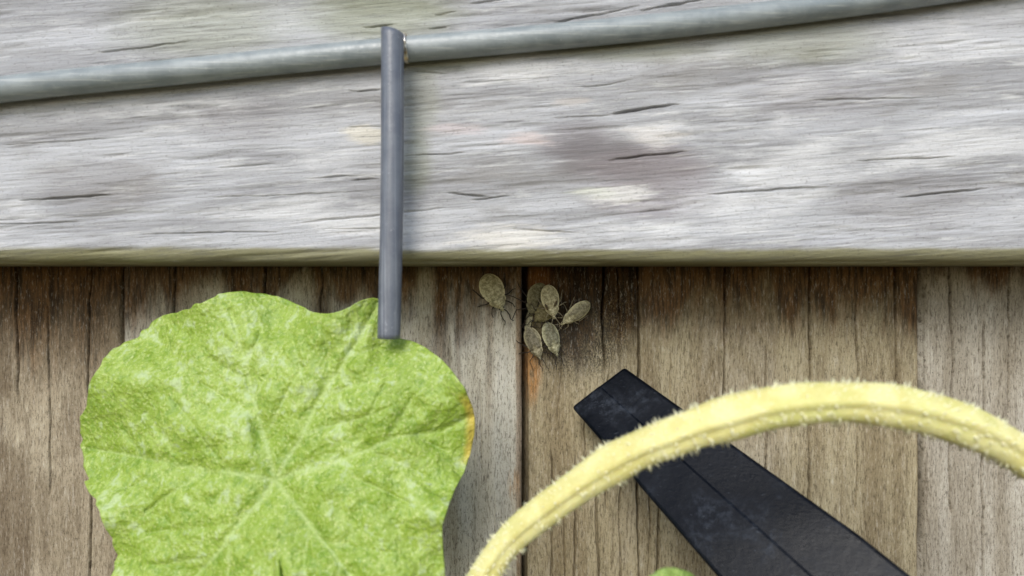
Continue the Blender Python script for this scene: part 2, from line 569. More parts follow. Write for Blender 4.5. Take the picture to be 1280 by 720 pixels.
rail_cracks = [  # px x0, y0, x1, y1, half width, depth
    (765, 142, 850, 131, 0.00035, 0.003), (690, 150, 770, 141, 0.00018, 0.001), (760, 199, 860, 190, 0.00025, 0.002),
    (692, 27, 800, 8, 0.0003, 0.002), (800, 14, 900, -6, 0.0003, 0.002), (436, 115, 476, 113, 0.00022, 0.002),
    (436, 55, 474, 50, 0.0003, 0.002), (453, 33, 492, 29, 0.00022, 0.002), (535, 35, 560, 32, 0.0002, 0.0014), (545, 18, 570, 14, 0.0002, 0.0014),
    (436, 160, 480, 158, 0.0002, 0.0015), (505, 90, 560, 92, 0.0002, 0.0012), (580, 103, 700, 95, 0.00014, 0.0008),
    (520, 195, 580, 191, 0.0003, 0.0018), (560, 240, 610, 245, 0.0003, 0.0018), (590, 250, 640, 243, 0.00025, 0.0014),
    (640, 285, 720, 290, 0.0002, 0.001), (436, 225, 476, 222, 0.0002, 0.0015), (790, 265, 842, 262, 0.0002, 0.001),
    (585, 5, 640, -2, 0.0002, 0.0014), (720, 110, 790, 100, 0.00018, 0.001)]
rr = random.Random(5)
for _ in range(20):
    x = rr.choice([rr.uniform(-60, 420), rr.uniform(850, 1340)])
    y = rr.uniform(-20, 300)
    L = rr.uniform(60, 260)
    rail_cracks.append((x, y, x + L, y - L * rr.uniform(0.02, 0.12), rr.uniform(0.00012, 0.00030), rr.uniform(0.0008, 0.0022)))

us = np.concatenate([-np.geomspace(1.05, 0.205, 30), np.arange(-0.2, 0.2001, 0.0009), np.geomspace(0.205, 1.05, 30)])
vs = np.unique(np.round(np.concatenate([RAIL_Z0 + 0.006 * (1 - np.cos(np.linspace(0, math.pi / 2, 26))), np.arange(RAIL_Z0 + 0.006, RAIL_Z0 + RAIL_H - 0.004, 0.00019),
                     RAIL_Z0 + RAIL_H - 0.004 * (1 - np.cos(np.linspace(math.pi / 2, 0, 12)))]), 7))


def rail_front(U, V):
    Vt = V - U * 0.075
    d = 0.00022 * fbm(U * 11 + 40, Vt * 330, 4, 300) + 0.0009 * fbm(U * 7 + 9, Vt * 60, 2, 310) + 0.0001 * fbm(U * 120, Vt * 1500, 2, 320)
    d = d + 0.0003 * np.clip(fbm(U * 45, Vt * 420, 3, 330) - 0.58, 0, 1) * 6
    d = d + 0.0010 * (fbm(U * 9, V * 30, 2, 340) - 0.5) - 0.0004
    arr = round_edge(V - RAIL_Z0 + 0.0006 * (vnoise(U * 60, U * 0, 350) - 0.5), 0.0046) * 0.9
    d = d + arr + round_edge(RAIL_Z0 + RAIL_H - V, 0.004)
    for (xa, ya, xb, yb, hw, dep) in rail_cracks:
        a, b = P(xa, ya, RAIL_Y), P(xb, yb, RAIL_Y)
        if a.z < RAIL_Z0 + 0.006:
            continue
        t = (U - a.x) / (b.x - a.x)
        cz = a.z + (b.z - a.z) * t + 0.0007 * (vnoise(U * 75, U * 0 + ya, 360) - 0.5) + 0.0003 * (vnoise(U * 400, U * 0 + ya, 361) - 0.5)
        env = np.sqrt(np.clip(np.clip(t, 0, 1) * np.clip(1 - t, 0, 1) * 4, 0, 1))
        half = np.maximum(hw * 0.62 * (0.25 + env) * (0.5 + vnoise(U * 220, U * 0 + ya, 362)), 0.00006)
        d = d + 0.7 * dep * env * np.clip(1.5 - np.abs(V - cz) / half, 0, 1)
    return RAIL_Y + d


rail_me = board_mesh('rail', us, vs, rail_front, -0.0001, False)
rail = link('rail', rail_me, rail_material(), fence)


# ------------------------------------------------------------------ irrigation tubes
def plastic(name, base, worn, dust, rough, seed, dust_amt=0.5):
    n = N(name)
    a = n.noise(n.map((120, 120, 120), loc=(seed, 0, 0)), 1, 5, 0.6)
    b = n.noise(n.map((900, 900, 900), loc=(seed, 2, 0)), 1, 4, 0.7)
    s = n.noise(n.map((1500, 1500, 22) if seed == 4 else (22, 1500, 1500), loc=(seed, 5, 0)), 1, 3, 0.6)
    c = n.mix(n.rng(a, 0.35, 0.65), base, worn)
    c = n.mix(n.math('MULTIPLY', n.rng(b, 0.60, 0.78), dust_amt), c, dust)
    c = n.mix(n.math('MULTIPLY', n.rng(s, 0.52, 0.70), dust_amt * 0.8), c, dust)
    n.bump(n.math('ADD', b, n.math('MULTIPLY', s, 0.5)), 0.25, 0.0004)
    return n.col(c, n.rng(b, 0.3, 0.7, rough - 0.08, rough + 0.12), 0.6)


m_pipe = plastic('grey_green_tubing', srgb(120, 128, 129), srgb(140, 147, 147), srgb(188, 190, 184), 0.38, 1)
m_drop = plastic('slate_grey_tubing', srgb(84, 89, 99), srgb(98, 103, 111), srgb(154, 158, 163), 0.38, 4, 0.65)

R1 = 0.0034
yt = RAIL_Y - R1 + 0.0004
pts = [P(-560, 190, yt), P(-250, 148, yt), P(0, 112, yt), P(220, 90, yt), P(438, 68, yt), P(640, 50.5, yt), P(842, 31, yt), P(1060, 5, yt), P(1300, -30, yt), P(1400, -52, yt - 0.002)]
path = catmull(pts, 16)
hz = link('irrigation_tube', hose('irrigation_tube', path, R1, R1 * 0.7, 28, 0.03), m_pipe)
tag(hz, 'long grey-green plastic irrigation tube running along the wooden rail', 'tube')

R2 = 0.0030
yv = yt - R1 - R2 - 0.0001
top, bot = P(490.5, 40, yv), P(486.0, 423, yv)
path = [top.lerp(bot, t) + Vector((0.0004 * math.sin(t * 3.1), 0, 0)) for t in np.linspace(0, 1, 60)]
vt = link('drip_tube', hose('drip_tube', path, R2, R2 * 0.62, 32, 0.035, cut=-0.0007), m_drop)
tag(vt, 'short slate-grey upright tube piece crossing the rail, its cut end over the leaf', 'tube')

n = N('brassy_wire')
b = n.noise(n.map((700, 700, 700)), 1, 4, 0.6)
n.b.inputs['Metallic'].default_value = 0.85
m_wire = n.col(n.ramp(b, [(0.35, srgb(196, 168, 104)), (0.6, srgb(226, 222, 214))]), 0.3, 0.5)
ctr = P(507.5, 60.5, yt)
ax = (P(640, 51.5, yt) - P(438, 68, yt)).normalized()
e1 = Vector((0, -1, 0))
e2 = ax.cross(e1).normalized()
wp = []
for i in range(0, 61):
    a = 2 * math.pi * 2.2 * i / 60
    wp.append(ctr + ax * (0.0009 * (i / 60 - 0.5)) + (e1 * math.cos(a) + e2 * math.sin(a)) * (R1 + 0.00032))
wire = link('wire_tie', tube('wire_tie', wp, 0.0003, 8), m_wire)
tag(wire, 'tiny brassy wire loop wound round the tube beside the upright piece', 'wire')


# ------------------------------------------------------------------ black stake
n = N('black_plastic')
a = n.noise(n.map((70, 70, 70)), 1, 6, 0.65, 0.5)
b = n.noise(n.map((420, 420, 420)), 1, 6, 0.75)
sc_ = n.noise(n.map((240, 900, 1700), rot=(0, math.radians(40), 0)), 1, 4, 0.6)
c = n.mix(n.rng(a, 0.35, 0.7), srgb(2, 5, 12), srgb(6, 11, 20))
c = n.mix(n.math('MULTIPLY', n.rng(a, 0.50, 0.72), n.math('MULTIPLY', n.rng(b, 0.42, 0.66), 0.6)), c, srgb(62, 68, 78))
c = n.mix(n.math('MULTIPLY', n.rng(b, 0.70, 0.78), 0.7), c, srgb(150, 152, 150))
c = n.mix(n.math('MULTIPLY', n.rng(sc_, 0.64, 0.74), 0.35), c, srgb(88, 94, 102))
n.bump(n.math('ADD', b, n.math('MULTIPLY', sc_, 0.6)), 0.2, 0.0005)
m_black = n.col(c, n.rng(a, 0.3, 0.7, 0.28, 0.46), 0.18)
A0, B0 = P(714, 508, -0.0075), P(780, 458, -0.0075)
A1, B1 = P(876, 720, -0.060), P(1140, 720, -0.060)
c1 = (A1 + B1) / 2
# measure width across the blade, not along the frame's bottom edge
dirv = (c1 - (A0 + B0) / 2)
wdir = (B0 - A0).normalized()
half1 = 0.0165
st = [((A0 + B0) / 2, (B0 - A0).length / 2)]
# edges through the frame: fit centre and half width half way
for t in (0.33, 0.66, 1.0):
    cpt = (A0 + B0) / 2 + dirv * t
    st.append((cpt, (B0 - A0).length / 2 * (1 - t) + half1 * t))
dn = dirv.normalized()
tz = (st[-1][0].z + 0.02) / -dn.z
st.append((st[-1][0] + dn * tz * 0.5, half1))
st.append((st[-1][0] + dn * tz * 0.5, half1))
nrm = dn.cross(wdir).normalized()
if nrm.y > 0:
    nrm = -nrm
T2 = 0.0048
prof = [(-1, 0.0), (0.02, 0.0003), (0.07, 0.00005), (1, 0.0), (1, -T2), (-1, -T2)]
v, f = [], []
for (cpt, hw) in st:
    for (u, hgt) in prof:
        v.append(cpt + wdir * u * hw + nrm * hgt)
m = len(prof)
for i in range(len(st) - 1):
    for k in range(m):
        k2 = (k + 1) % m
        f.append((i * m + k, (i + 1) * m + k, (i + 1) * m + k2, i * m + k2))
f.append(tuple(range(m)))
f.append(tuple((len(st) - 1) * m + k for k in range(m - 1, -1, -1)))
me = mesh('black_stake', v, f, False)
stake = link('black_stake', me, m_black)
bv = stake.modifiers.new('bevel', 'BEVEL')
bv.width = 0.0011
bv.segments = 3
bv.limit_method = 'ANGLE'
bv.angle_limit = math.radians(40)
tag(stake, 'flat scuffed black plastic stake with square end leaning against fence boards', 'stake')


# ------------------------------------------------------------------ leaves
def leaf_material(name, base, light, yellow, seed):
    n = N(name)
    L = (seed * 3.1, 0, seed * 1.7)
    vein = n.attr('vein')
    edge = n.attr('yellow')
    big = n.noise(n.map((75, 75, 75), loc=L), 1, 5, 0.6, 0.6)
    mid = n.noise(n.map((300, 300, 300), loc=L), 1, 4, 0.65, 0.4)
    grain = n.noise(n.map((1000, 1000, 1000), loc=L), 1, 4, 0.7)
    cell = n.voro(n.map((900, 900, 900), loc=L), 1)
    c = n.mix(n.rng(big, 0.35, 0.65), base, light)
    c = n.mix(n.math('MULTIPLY', n.rng(mid, 0.52, 0.36), 0.5), c, srgb(104, 142, 44))
    c = n.mix(n.math('MULTIPLY', n.rng(grain, 0.52, 0.66), 0.6), c, srgb(204, 216, 136))
    c = n.mix(n.math('MULTIPLY', n.rng(cell, 0.30, 0.12), 0.22), c, srgb(212, 220, 150))
    net = n.t.nodes.new('ShaderNodeTexVoronoi')
    net.feature = 'DISTANCE_TO_EDGE'
    wv = n.t.nodes.new('ShaderNodeVectorMath')
    wv.operation = 'MULTIPLY_ADD'
    nc = n.t.nodes.new('ShaderNodeTexNoise')
    nc.inputs['Scale'].default_value = 400
    n.t.links.new(n.obj, nc.inputs['Vector'])
    n.t.links.new(nc.outputs['Color'], wv.inputs[0])
    wv.inputs[1].default_value = (0.0022, 0.0022, 0.0022)
    n.t.links.new(n.obj, wv.inputs[2])
    n.t.links.new(wv.outputs[0], net.inputs['Vector'])
    net.inputs['Scale'].default_value = 310
    netd = net.outputs['Distance']
    c = n.mix(n.math('MULTIPLY', n.rng(netd, 0.10, 0.02), 0.16), c, srgb(190, 212, 130))
    # silvery mildew
    mil = n.math('MULTIPLY', n.rng(n.math('ADD', n.math('MULTIPLY', mid, 0.6), n.math('MULTIPLY', big, 0.4)), 0.52, 0.62), 0.56)
    c = n.mix(mil, c, srgb(196, 212, 172))
    c = n.mix(n.math('MULTIPLY', vein, 0.45), c, srgb(196, 214, 146))
    c = n.mix(n.math('MULTIPLY', edge, 0.75), c, yellow)
    h = n.math('ADD', n.math('MULTIPLY', grain, 0.5), n.math('MULTIPLY', cell, 0.6))
    h = n.math('ADD', h, n.math('MULTIPLY', mid, 1.2))
    h = n.math('ADD', h, n.math('MULTIPLY', n.rng(netd, 0.0, 0.35), 0.28))
    nb = n.bump(h, 0.6, 0.0008)
    m = n.col(c, n.rng(mid, 0.35, 0.65, 0.34, 0.55), 0.5)
    tr = n.t.nodes.new('ShaderNodeBsdfTranslucent')
    n.t.links.new(n.mix(0.35, c, srgb(150, 190, 40)), tr.inputs[0])
    mx = n.t.nodes.new('ShaderNodeMixShader')
    mx.inputs[0].default_value = 0.22
    n.t.links.new(n.b.outputs[0], mx.inputs[1])
    n.t.links.new(tr.outputs[0], mx.inputs[2])
    n.t.links.new(mx.outputs[0], n.out.inputs[0])
    return m


def stalk_material(name, c0, c1):
    n = N(name)
    a = n.noise(n.map((160, 160, 160)), 1, 5, 0.6)
    b = n.noise(n.map((1500, 1500, 1500)), 1, 3, 0.7)
    c = n.mix(n.rng(a, 0.35, 0.65), c0, c1)
    g = n.noise(n.map((38, 38, 38), loc=(2, 1, 4)), 1, 4, 0.6, 0.5)
    c = n.mix(n.math('MULTIPLY', n.rng(g, 0.50, 0.68), 0.5), c, srgb(178, 182, 92))
    c = n.mix(n.math('MULTIPLY', n.rng(b, 0.54, 0.72), 0.3), c, srgb(236, 232, 186))
    n.bump(b, 0.4, 0.0004)
    n.b.inputs['Subsurface Weight'].default_value = 0.45
    n.b.inputs['Subsurface Radius'].default_value = (0.004, 0.003, 0.001)
    n.b.inputs['Subsurface Scale'].default_value = 0.5
    return n.col(c, 0.55, 0.3)


m_stalk = stalk_material('green_stalk', srgb(150, 176, 84), srgb(176, 196, 108))


def resample(poly, cx, cy, nth):
    """radius of a star-shaped pixel outline for nth angles round (cx, cy)"""
    pts = catmull([Vector((x, y, 0)) for x, y in poly + [poly[0]]], 14)
    ang = np.array([math.atan2(p.y - cy, p.x - cx) for p in pts])
    rad = np.array([math.hypot(p.x - cx, p.y - cy) for p in pts])
    o = np.argsort(ang)
    th = np.linspace(-math.pi, math.pi, nth, endpoint=False)
    return th, np.interp(th, ang[o], rad[o], period=2 * math.pi)


def make_leaf(name, poly, centre, tips, depth, mat, seed, yel=None, nth=640, nr=110, stalk=None, relief=1.0):
    cx, cy = centre
    th, R = resample(poly, cx, cy, nth)
    soft = np.clip((-np.cos(th) + 0.1) * 2, 0, 1)     # the far side of the leaf is toothed and uneven
    R = R * (1 + 0.006 * (vnoise(th * 22, th * 0, seed) - 0.5) + soft * (0.035 * (vnoise(th * 9, th * 0, seed + 1) - 0.5) + 0.022 * (vnoise(th * 30, th * 0, seed + 2) - 0.5)))
    rr_ = np.linspace(0, 1, nr + 1)[1:] ** 0.8
    PX = cx + np.outer(rr_, R * np.cos(th))
    PY = cy + np.outer(rr_, R * np.sin(th))
    PX = np.concatenate([[cx], PX.ravel()])
    PY = np.concatenate([[cy], PY.ravel()])
    rel = np.concatenate([[0], np.repeat(rr_, nth)])
    segs = []
    for (tx, ty) in tips:
        segs.append((cx, cy, tx, ty, 5.0, 1.2))
        for t, s in ((0.26, 1), (0.36, -1), (0.48, 1), (0.58, -1), (0.7, 1), (0.78, -1)):
            bx, by = cx + (tx - cx) * t, cy + (ty - cy) * t
            dx, dy = (tx - cx), (ty - cy)
            a = math.radians(44) * s
            q = (1 - t) * 0.62
            segs.append((bx, by, bx + q * (dx * math.cos(a) - dy * math.sin(a)), by + q * (dx * math.sin(a) + dy * math.cos(a)), 2.6, 0.8))
    vein = np.zeros_like(PX)
    sink = np.zeros_like(PX)
    wob = 7 * (fbm(PX / 45, PY / 45, 2, seed + 20) - 0.5)
    for (ax_, ay, bx, by, w0, w1) in segs:
        dx, dy = bx - ax_, by - ay
        L2 = dx * dx + dy * dy
        t = np.clip(((PX - ax_) * dx + (PY - ay) * dy) / L2, 0, 1)
        dist = np.hypot(PX + wob - ax_ - t * dx, PY + wob - ay - t * dy)
        wd = w0 + (w1 - w0) * t
        vein = np.maximum(vein, np.exp(-(dist / (wd * 0.8)) ** 2) * (0.75 if w0 < 4 else 1.0))
        sink = np.maximum(sink, np.exp(-(dist / (wd * 3.2)) ** 2) * (0.6 if w0 < 4 else 1.0))
    Y = depth(PX, PY)
    Y = Y + relief * (0.0011 * sink - 0.0030 * fbm(PX / 34, PY / 34, 2, seed + 30) - 0.006 * (fbm(PX / 120, PY / 120, 2, seed + 35) - 0.5)
                      - 0.0005 * fbm(PX / 11, PY / 11, 2, seed + 40))
    ang = np.concatenate([[0], np.tile(th, nr)])
    Y = Y + relief * 0.0040 * np.clip(rel - 0.7, 0, 1) / 0.3 * np.sin(ang * 9 + seed)
    D = DW + Y
    X, Z = (PX - 640) / FP * D, ZC + (360 - PY) / FP * D
    base = np.stack([X, Y, Z], -1)
    root = empty(name, (0, 0, 0))
    v = base
    nv = len(v)
    f = []
    for k in range(nth):
        f.append((0, 1 + k, 1 + (k + 1) % nth))
    for i in range(nr - 1):
        for k in range(nth):
            k2 = (k + 1) % nth
            f.append((1 + i * nth + k, 1 + (i + 1) * nth + k, 1 + (i + 1) * nth + k2, 1 + i * nth + k2))
    me = mesh('blade', v.tolist(), f)
    at = me.attributes.new('vein', 'FLOAT', 'POINT')
    at.data.foreach_set('value', vein.astype(np.float32))
    ye = np.zeros_like(PX)
    if yel:
        for (y0, y1, xmin, wd) in yel:
            edge_px = rel * 0 + wd
            radial = np.concatenate([[0], np.outer(rr_, R).ravel()])
            full = np.concatenate([[R[0]], np.tile(R, nr)])
            e = np.clip(1 - (full - radial) / (edge_px * (0.5 + fbm(PX / 16, PY / 16, 2, seed + 50))), 0, 1)
            e = np.minimum(e * 1.5, 1) * np.clip((PY - y0) / 18, 0, 1) * np.clip((y1 - PY) / 18, 0, 1) * (PX > xmin)
            ye = np.maximum(ye, e)
    at = me.attributes.new('yellow', 'FLOAT', 'POINT')
    at.data.foreach_set('value', ye.astype(np.float32))
    blade = link('blade', me, mat, root)
    so = blade.modifiers.new('thickness', 'SOLIDIFY')
    so.thickness = 0.00035
    so.offset = 0
    # raised midribs, one under each lobe, on the back of the blade
    if stalk:
        sp = catmull(stalk, 12)
        link('stalk', tube('stalk', sp, [0.0036 + 0.0012 * i / len(sp) for i in range(len(sp))], 18), m_stalk, root)
    return root


m_leaf = leaf_material('squash_leaf_green', srgb(138, 165, 52), srgb(164, 187, 80), srgb(220, 190, 84), 1)
outline = [(438, 383), (448, 377), (459, 373.5), (471, 373), (481, 381), (489, 402), (499, 422), (519, 428), (540, 440), (560, 457), (577, 480), (588, 501), (593.5, 521),
           (592.5, 545), (588, 566), (580, 590), (566, 618), (558, 640), (553, 662), (554, 692), (556, 722), (548, 765), (515, 820), (455, 856),
           (395, 850), (362, 800), (348, 735), (334, 800), (296, 858), (226, 850), (170, 800), (140, 735), (146, 680), (118, 625), (100, 560), (108, 500), (134, 452),
           (166, 424), (206, 396), (262, 372), (322, 366), (362, 376), (390, 389), (415, 392)]


def depth1(px, py):
    t = (py - 374) / 346
    return -0.0385 - 0.004 * np.clip(t, -1, 0.14) / 0.14 - 0.020 * np.clip(t - 0.14, 0, 2) + 0.012 * np.clip((420 - px) / 300, 0, 1.2) ** 1.5


gp = P(340, 760, -0.04)
leaf = make_leaf('squash_leaf', outline, (345, 600),
                 [(590, 520), (472, 378), (290, 390), (110, 560), (510, 815), (180, 800)], depth1, m_leaf, 3,
                 yel=[(488, 585, 560, 14)], stalk=[P(345, 603, -0.045), P(343, 650, -0.036), P(342, 760, -0.038), (gp.x, -0.05, 0.12), (gp.x + 0.01, -0.07, -0.01)])
tag(leaf, 'large light green squash leaf with mottled silvery patches and yellow edge spot', 'leaf')

m_leaf2 = leaf_material('pale_leaf_green', srgb(132, 164, 76), srgb(162, 186, 104), srgb(206, 186, 80), 5)
outline2 = [(786, 790), (790, 745), (808, 724), (832, 711), (858, 714), (880, 730), (900, 726), (925, 735), (940, 770), (936, 820), (910, 860), (868, 874), (830, 860), (800, 830)]


def depth2(px, py):
    return -0.082 - 0.01 * (py - 720) / 150


gp2 = P(870, 860, -0.082)
leaf2 = make_leaf('squash_leaf', outline2, (862, 800), [(832, 712), (925, 740), (930, 815), (790, 790), (850, 866)], depth2, m_leaf2, 8, nth=260, nr=40, relief=0.5,
                  stalk=[P(862, 802, -0.0845), P(864, 850, -0.078), (gp2.x, -0.09, 0.12), (gp2.x + 0.006, -0.1, -0.01)])
tag(leaf2, 'small pale green leaf tip poking up in front of the black stake', 'leaf')


# ------------------------------------------------------------------ yellow hairy stem
m_stem = stalk_material('pale_yellow_stem', srgb(204, 196, 126), srgb(220, 215, 154))
n = N('stem_hairs')
m_hair = n.col(srgb(236, 232, 190), 0.5, 0.3)
n.b.inputs['Transmission Weight'].default_value = 0.15
sp = [((-0.016), -0.058, -0.015), (-0.012, -0.058, 0.10), tuple(P(578, 830, -0.060)), tuple(P(588, 765, -0.062)), tuple(P(606, 720, -0.064)), tuple(P(645, 667, -0.067)), tuple(P(733, 600, -0.073)),
      tuple(P(790, 566, -0.076)), tuple(P(842, 545, -0.079)), tuple(P(900, 525, -0.081)), tuple(P(970, 508, -0.082)), tuple(P(1050, 502, -0.082)),
      tuple(P(1130, 510, -0.081)), tuple(P(1210, 534, -0.080)), tuple(P(1285, 575, -0.079)), tuple(P(1350, 635, -0.079)), (0.135, -0.080, 0.19), (0.146, -0.083, -0.015)]
spath = catmull(sp, 26)
rads = []
for i, p in enumerate(spath):
    u = i / (len(spath) - 1)
    rads.append(0.0034 + 0.0008 * min(max((u - 0.25) / 0.25, 0), 1))


def stem_prof(a, s):
    # one deep groove facing the viewer and shallow ribs
    g = math.exp(-((((a - 0.10 + math.pi) % (2 * math.pi)) - math.pi) / 0.24) ** 2)
    return (1 - 0.14 * g + 0.04 * math.cos(5 * a + 1.1)) * (1 + 0.05 * math.sin(s * 37) + 0.03 * math.sin(s * 83 + 1))


stem_root = empty('yellow_stem', (sp[0][0], sp[0][1], 0))
stem_root_inv = Matrix.Translation((-sp[0][0], -sp[0][1], 0))
tag(stem_root, 'pale yellow bristly squash stem arching in front of the black stake', 'stem')
me = tube('stem', spath, rads, 56, True, stem_prof)
me.transform(stem_root_inv)
link('stem', me, m_stem, stem_root)
fr = frames(spath)
hv, hf = [], []
hr = random.Random(3)
for _ in range(3200):
    i = hr.randrange(40, len(spath) - 40)
    a = hr.uniform(0, 2 * math.pi)
    t_, n_, b_ = fr[i]
    d = n_ * math.cos(a) + b_ * math.sin(a)
    p = spath[i].lerp(spath[i + 1], hr.random()) + d * rads[i] * 0.93 * stem_prof(a, i / (len(spath) - 1))
    d = (d + t_ * hr.uniform(-0.25, 0.45) + Vector((hr.uniform(-.2, .2), hr.uniform(-.2, .2), hr.uniform(-.2, .2)))).normalized()
    Lh = hr.uniform(0.0004, 0.0009) if hr.random() < 0.6 else hr.uniform(0.0009, 0.0018)
    rb = 0.00007 + Lh * hr.uniform(0.10, 0.20)
    s1 = d.orthogonal().normalized()
    s2 = d.cross(s1)
    bidx = len(hv)
    for kk in range(4):
        aa = kk * math.pi / 2
        hv.append(p + (s1 * math.cos(aa) + s2 * math.sin(aa)) * rb)
    bend = Vector((hr.uniform(-1, 1), hr.uniform(-1, 1), hr.uniform(-1, 1))) * 0.00015
    hv.append(p + d * Lh + bend)
    for kk in range(4):
        hf.append((bidx + kk, bidx + (kk + 1) % 4, bidx + 4))
me = mesh('bristles', hv, hf)
me.transform(stem_root_inv)
hb = link('bristles', me, m_hair, stem_root)
hb['kind'] = 'stuff'


# ------------------------------------------------------------------ squash bugs
def bug_material():
    n = N('bug_shell')
    oi = n.t.nodes.new('ShaderNodeObjectInfo')
    a = n.noise(n.map((900, 900, 900)), 1, 4, 0.7)
    b = n.noise(n.map((2600, 2600, 2600)), 1, 3, 0.7)
    seg = n.math('SINE', n.math('MULTIPLY', n.math('ADD', n.y, n.math('MULTIPLY', n.math('MULTIPLY', n.x, n.x), 40)), 2 * math.pi / 0.00125))
    seg = n.math('MULTIPLY', n.rng(seg, 0.75, 1.0), n.rng(n.y, 0.0008, 0.0002))
    c = n.mix(n.rng(a, 0.38, 0.62), srgb(132, 126, 98), srgb(190, 185, 156))
    c = n.mix(n.math('MULTIPLY', n.math('MULTIPLY', seg, n.rng(a, 0.35, 0.6)), 0.3), c, srgb(124, 112, 74))
    c = n.mix(n.math('MULTIPLY', n.rng(b, 0.46, 0.34), 0.45), c, srgb(110, 98, 66))
    rim = n.attr('rim')
    c = n.mix(n.math('MULTIPLY', rim, 0.75), c, srgb(220, 214, 176))
    c = n.mix(1.0, c, oi.outputs['Color'], 'MULTIPLY')
    n.bump(n.math('ADD', b, n.math('MULTIPLY', seg, -0.5)), 0.4, 0.0003)
    return n.col(c, 0.7, 0.3)


m_bug = bug_material()
n = N('bug_limb')
b = n.noise(n.map((2000, 2000, 2000)), 1, 3, 0.6)
m_limb = n.col(n.ramp(b, [(0.35, srgb(20, 16, 12)), (0.65, srgb(48, 38, 28))]), 0.5, 0.4)
n = N('bug_pale_limb')
b = n.noise(n.map((2000, 2000, 2000)), 1, 3, 0.6)
m_limb2 = n.col(n.ramp(b, [(0.35, srgb(96, 84, 62)), (0.65, srgb(150, 140, 112))]), 0.5, 0.4)
n = N('bug_dark_pad')
b = n.noise(n.map((2500, 2500, 2500)), 1, 3, 0.6)
m_pad = n.col(n.ramp(b, [(0.35, srgb(44, 34, 20)), (0.7, srgb(104, 86, 50))]), 0.55, 0.4)

BL, BW, BH = 0.0128, 0.0037, 0.0013       # body length, half width, half height
TT = [0, .012, .04, .1, .2, .34, .48, .58, .635, .66, .685, .74, .80, .855, .885, .91, .95, .985, 1]
WW = [0.02, .22, .42, .66, .88, 1, .96, .86, .76, .66, .77, .71, .57, .41, .27, .23, .20, .13, .02]
HH = [0.05, .3, .5, .75, .95, 1.05, 1.0, .95, .86, .62, .95, 1.1, 1.0, .78, .55, .6, .55, .35, .05]


def bug_body():
    ts = np.concatenate([np.linspace(0, 0.06, 7), np.linspace(0.08, 0.94, 60), np.linspace(0.95, 1, 7)])
    seg = 28
    v, f, rim = [], [], []
    for t in ts:
        wd = np.interp(t, TT, WW) * BW
        hh = np.interp(t, TT, HH) * BH
        for k in range(seg):
            a = 2 * math.pi * k / seg
            ca, sa = math.cos(a), math.sin(a)
            x = wd * ca
            if sa >= 0:      # back: flat rim, domed middle
                dome = max(0.0, 1 - (abs(ca) / 0.9) ** 2.2)
                z = hh * (0.16 * sa + 0.95 * dome ** 0.8)
                if 0.66 < t < 0.9:
                    z += hh * 0.15 * sa
                if t < 0.66:  # margin turned up
                    z += 0.00022 * np.interp(abs(ca), [0.8, 0.95, 1], [0, 1, 0.6]) * min(t / .1, 1)
            else:            # belly
                z = hh * 0.9 * sa * (1 - 0.5 * abs(ca))
            v.append((x, (t - 0.60) * BL, z))
            rim.append(float(np.interp(abs(ca), [0.86, 0.97], [0, 1])) * (1 if sa >= -0.05 and t < 0.68 else 0.2))
    m = len(ts)
    for i in range(m - 1):
        for k in range(seg):
            k2 = (k + 1) % seg
            f.append((i * seg + k, i * seg + k2, (i + 1) * seg + k2, (i + 1) * seg + k))
    f.append(tuple(range(seg - 1, -1, -1)))
    f.append(tuple((m - 1) * seg + k for k in range(seg)))
    me = mesh('body', v, f)
    at = me.attributes.new('rim', 'FLOAT', 'POINT')
    at.data.foreach_set('value', rim)
    me.materials.append(m_bug)
    return me


def limb(pts, r0, r1, name):
    path = [Vector(p) * 0.001 for p in pts]
    out = []
    for i in range(len(path) - 1):
        for k in range(5):
            out.append(path[i].lerp(path[i + 1], k / 5))
    out.append(path[-1])
    m = len(out)
    return tube(name, out, [(r0 + (r1 - r0) * i / (m - 1)) * 0.001 for i in range(m)], 8)


body_me = bug_body()
FT = -1.75   # feet below the body's mid plane, mm
leg_sets = []
for var in range(3):
    L = []
    o = 0.5 * (var % 2)
    K = 1.45 if var == 2 else 1.0
    for s in (-1, 1):
        L.append(limb([(s * 1.1, 1.9, -.5), (s * 2.7, 3.0 + o, .35), (s * 3.6 * K, 4.4 + o, -1.2), (s * 3.7 * K, 5.6 * K, FT)], .21, .11, 'leg'))
        L.append(limb([(s * 1.5, 0.9, -.6), (s * 3.9, 0.9 - o, .4), (s * 5.4 * K, 0.4 - o, -1.3), (s * 6.4 * K, 0.5 - o, FT)], .22, .11, 'leg'))
        L.append(limb([(s * 1.5, -.2, -.6), (s * 4.0, -1.5 + o, .3), (s * 5.0 * K, -4.0 + o, -1.2), (s * 5.6 * K, -5.3 + o, FT)], .24, .11, 'leg'))
    leg_sets.append(L)
ant = []
for var in range(2):
    A = []
    for s in (-1, 1):
        q = 0.5 * var * s
        A.append(limb([(s * .45, 4.6, .1), (s * 1.0, 5.6, .2), (s * 1.2 + q, 7.0, -.3), (s * .9 + q, 8.3, -.9), (s * 1.5 + q, 9.3, -1.2)], .17, .13, 'antenna'))
    ant.append(A)


def eye_mesh(name, r):
    v, f = [], []
    nu, nv = 10, 6
    for j in range(nv + 1):
        ph = math.pi * j / nv
        for i in range(nu):
            th = 2 * math.pi * i / nu
            v.append((r[0] * math.sin(ph) * math.cos(th), r[1] * math.sin(ph) * math.sin(th), r[2] * math.cos(ph)))
    for j in range(nv):
        for i in range(nu):
            f.append((j * nu + i, (j + 1) * nu + i, (j + 1) * nu + (i + 1) % nu, j * nu + (i + 1) % nu))
    return mesh(name, v, f)


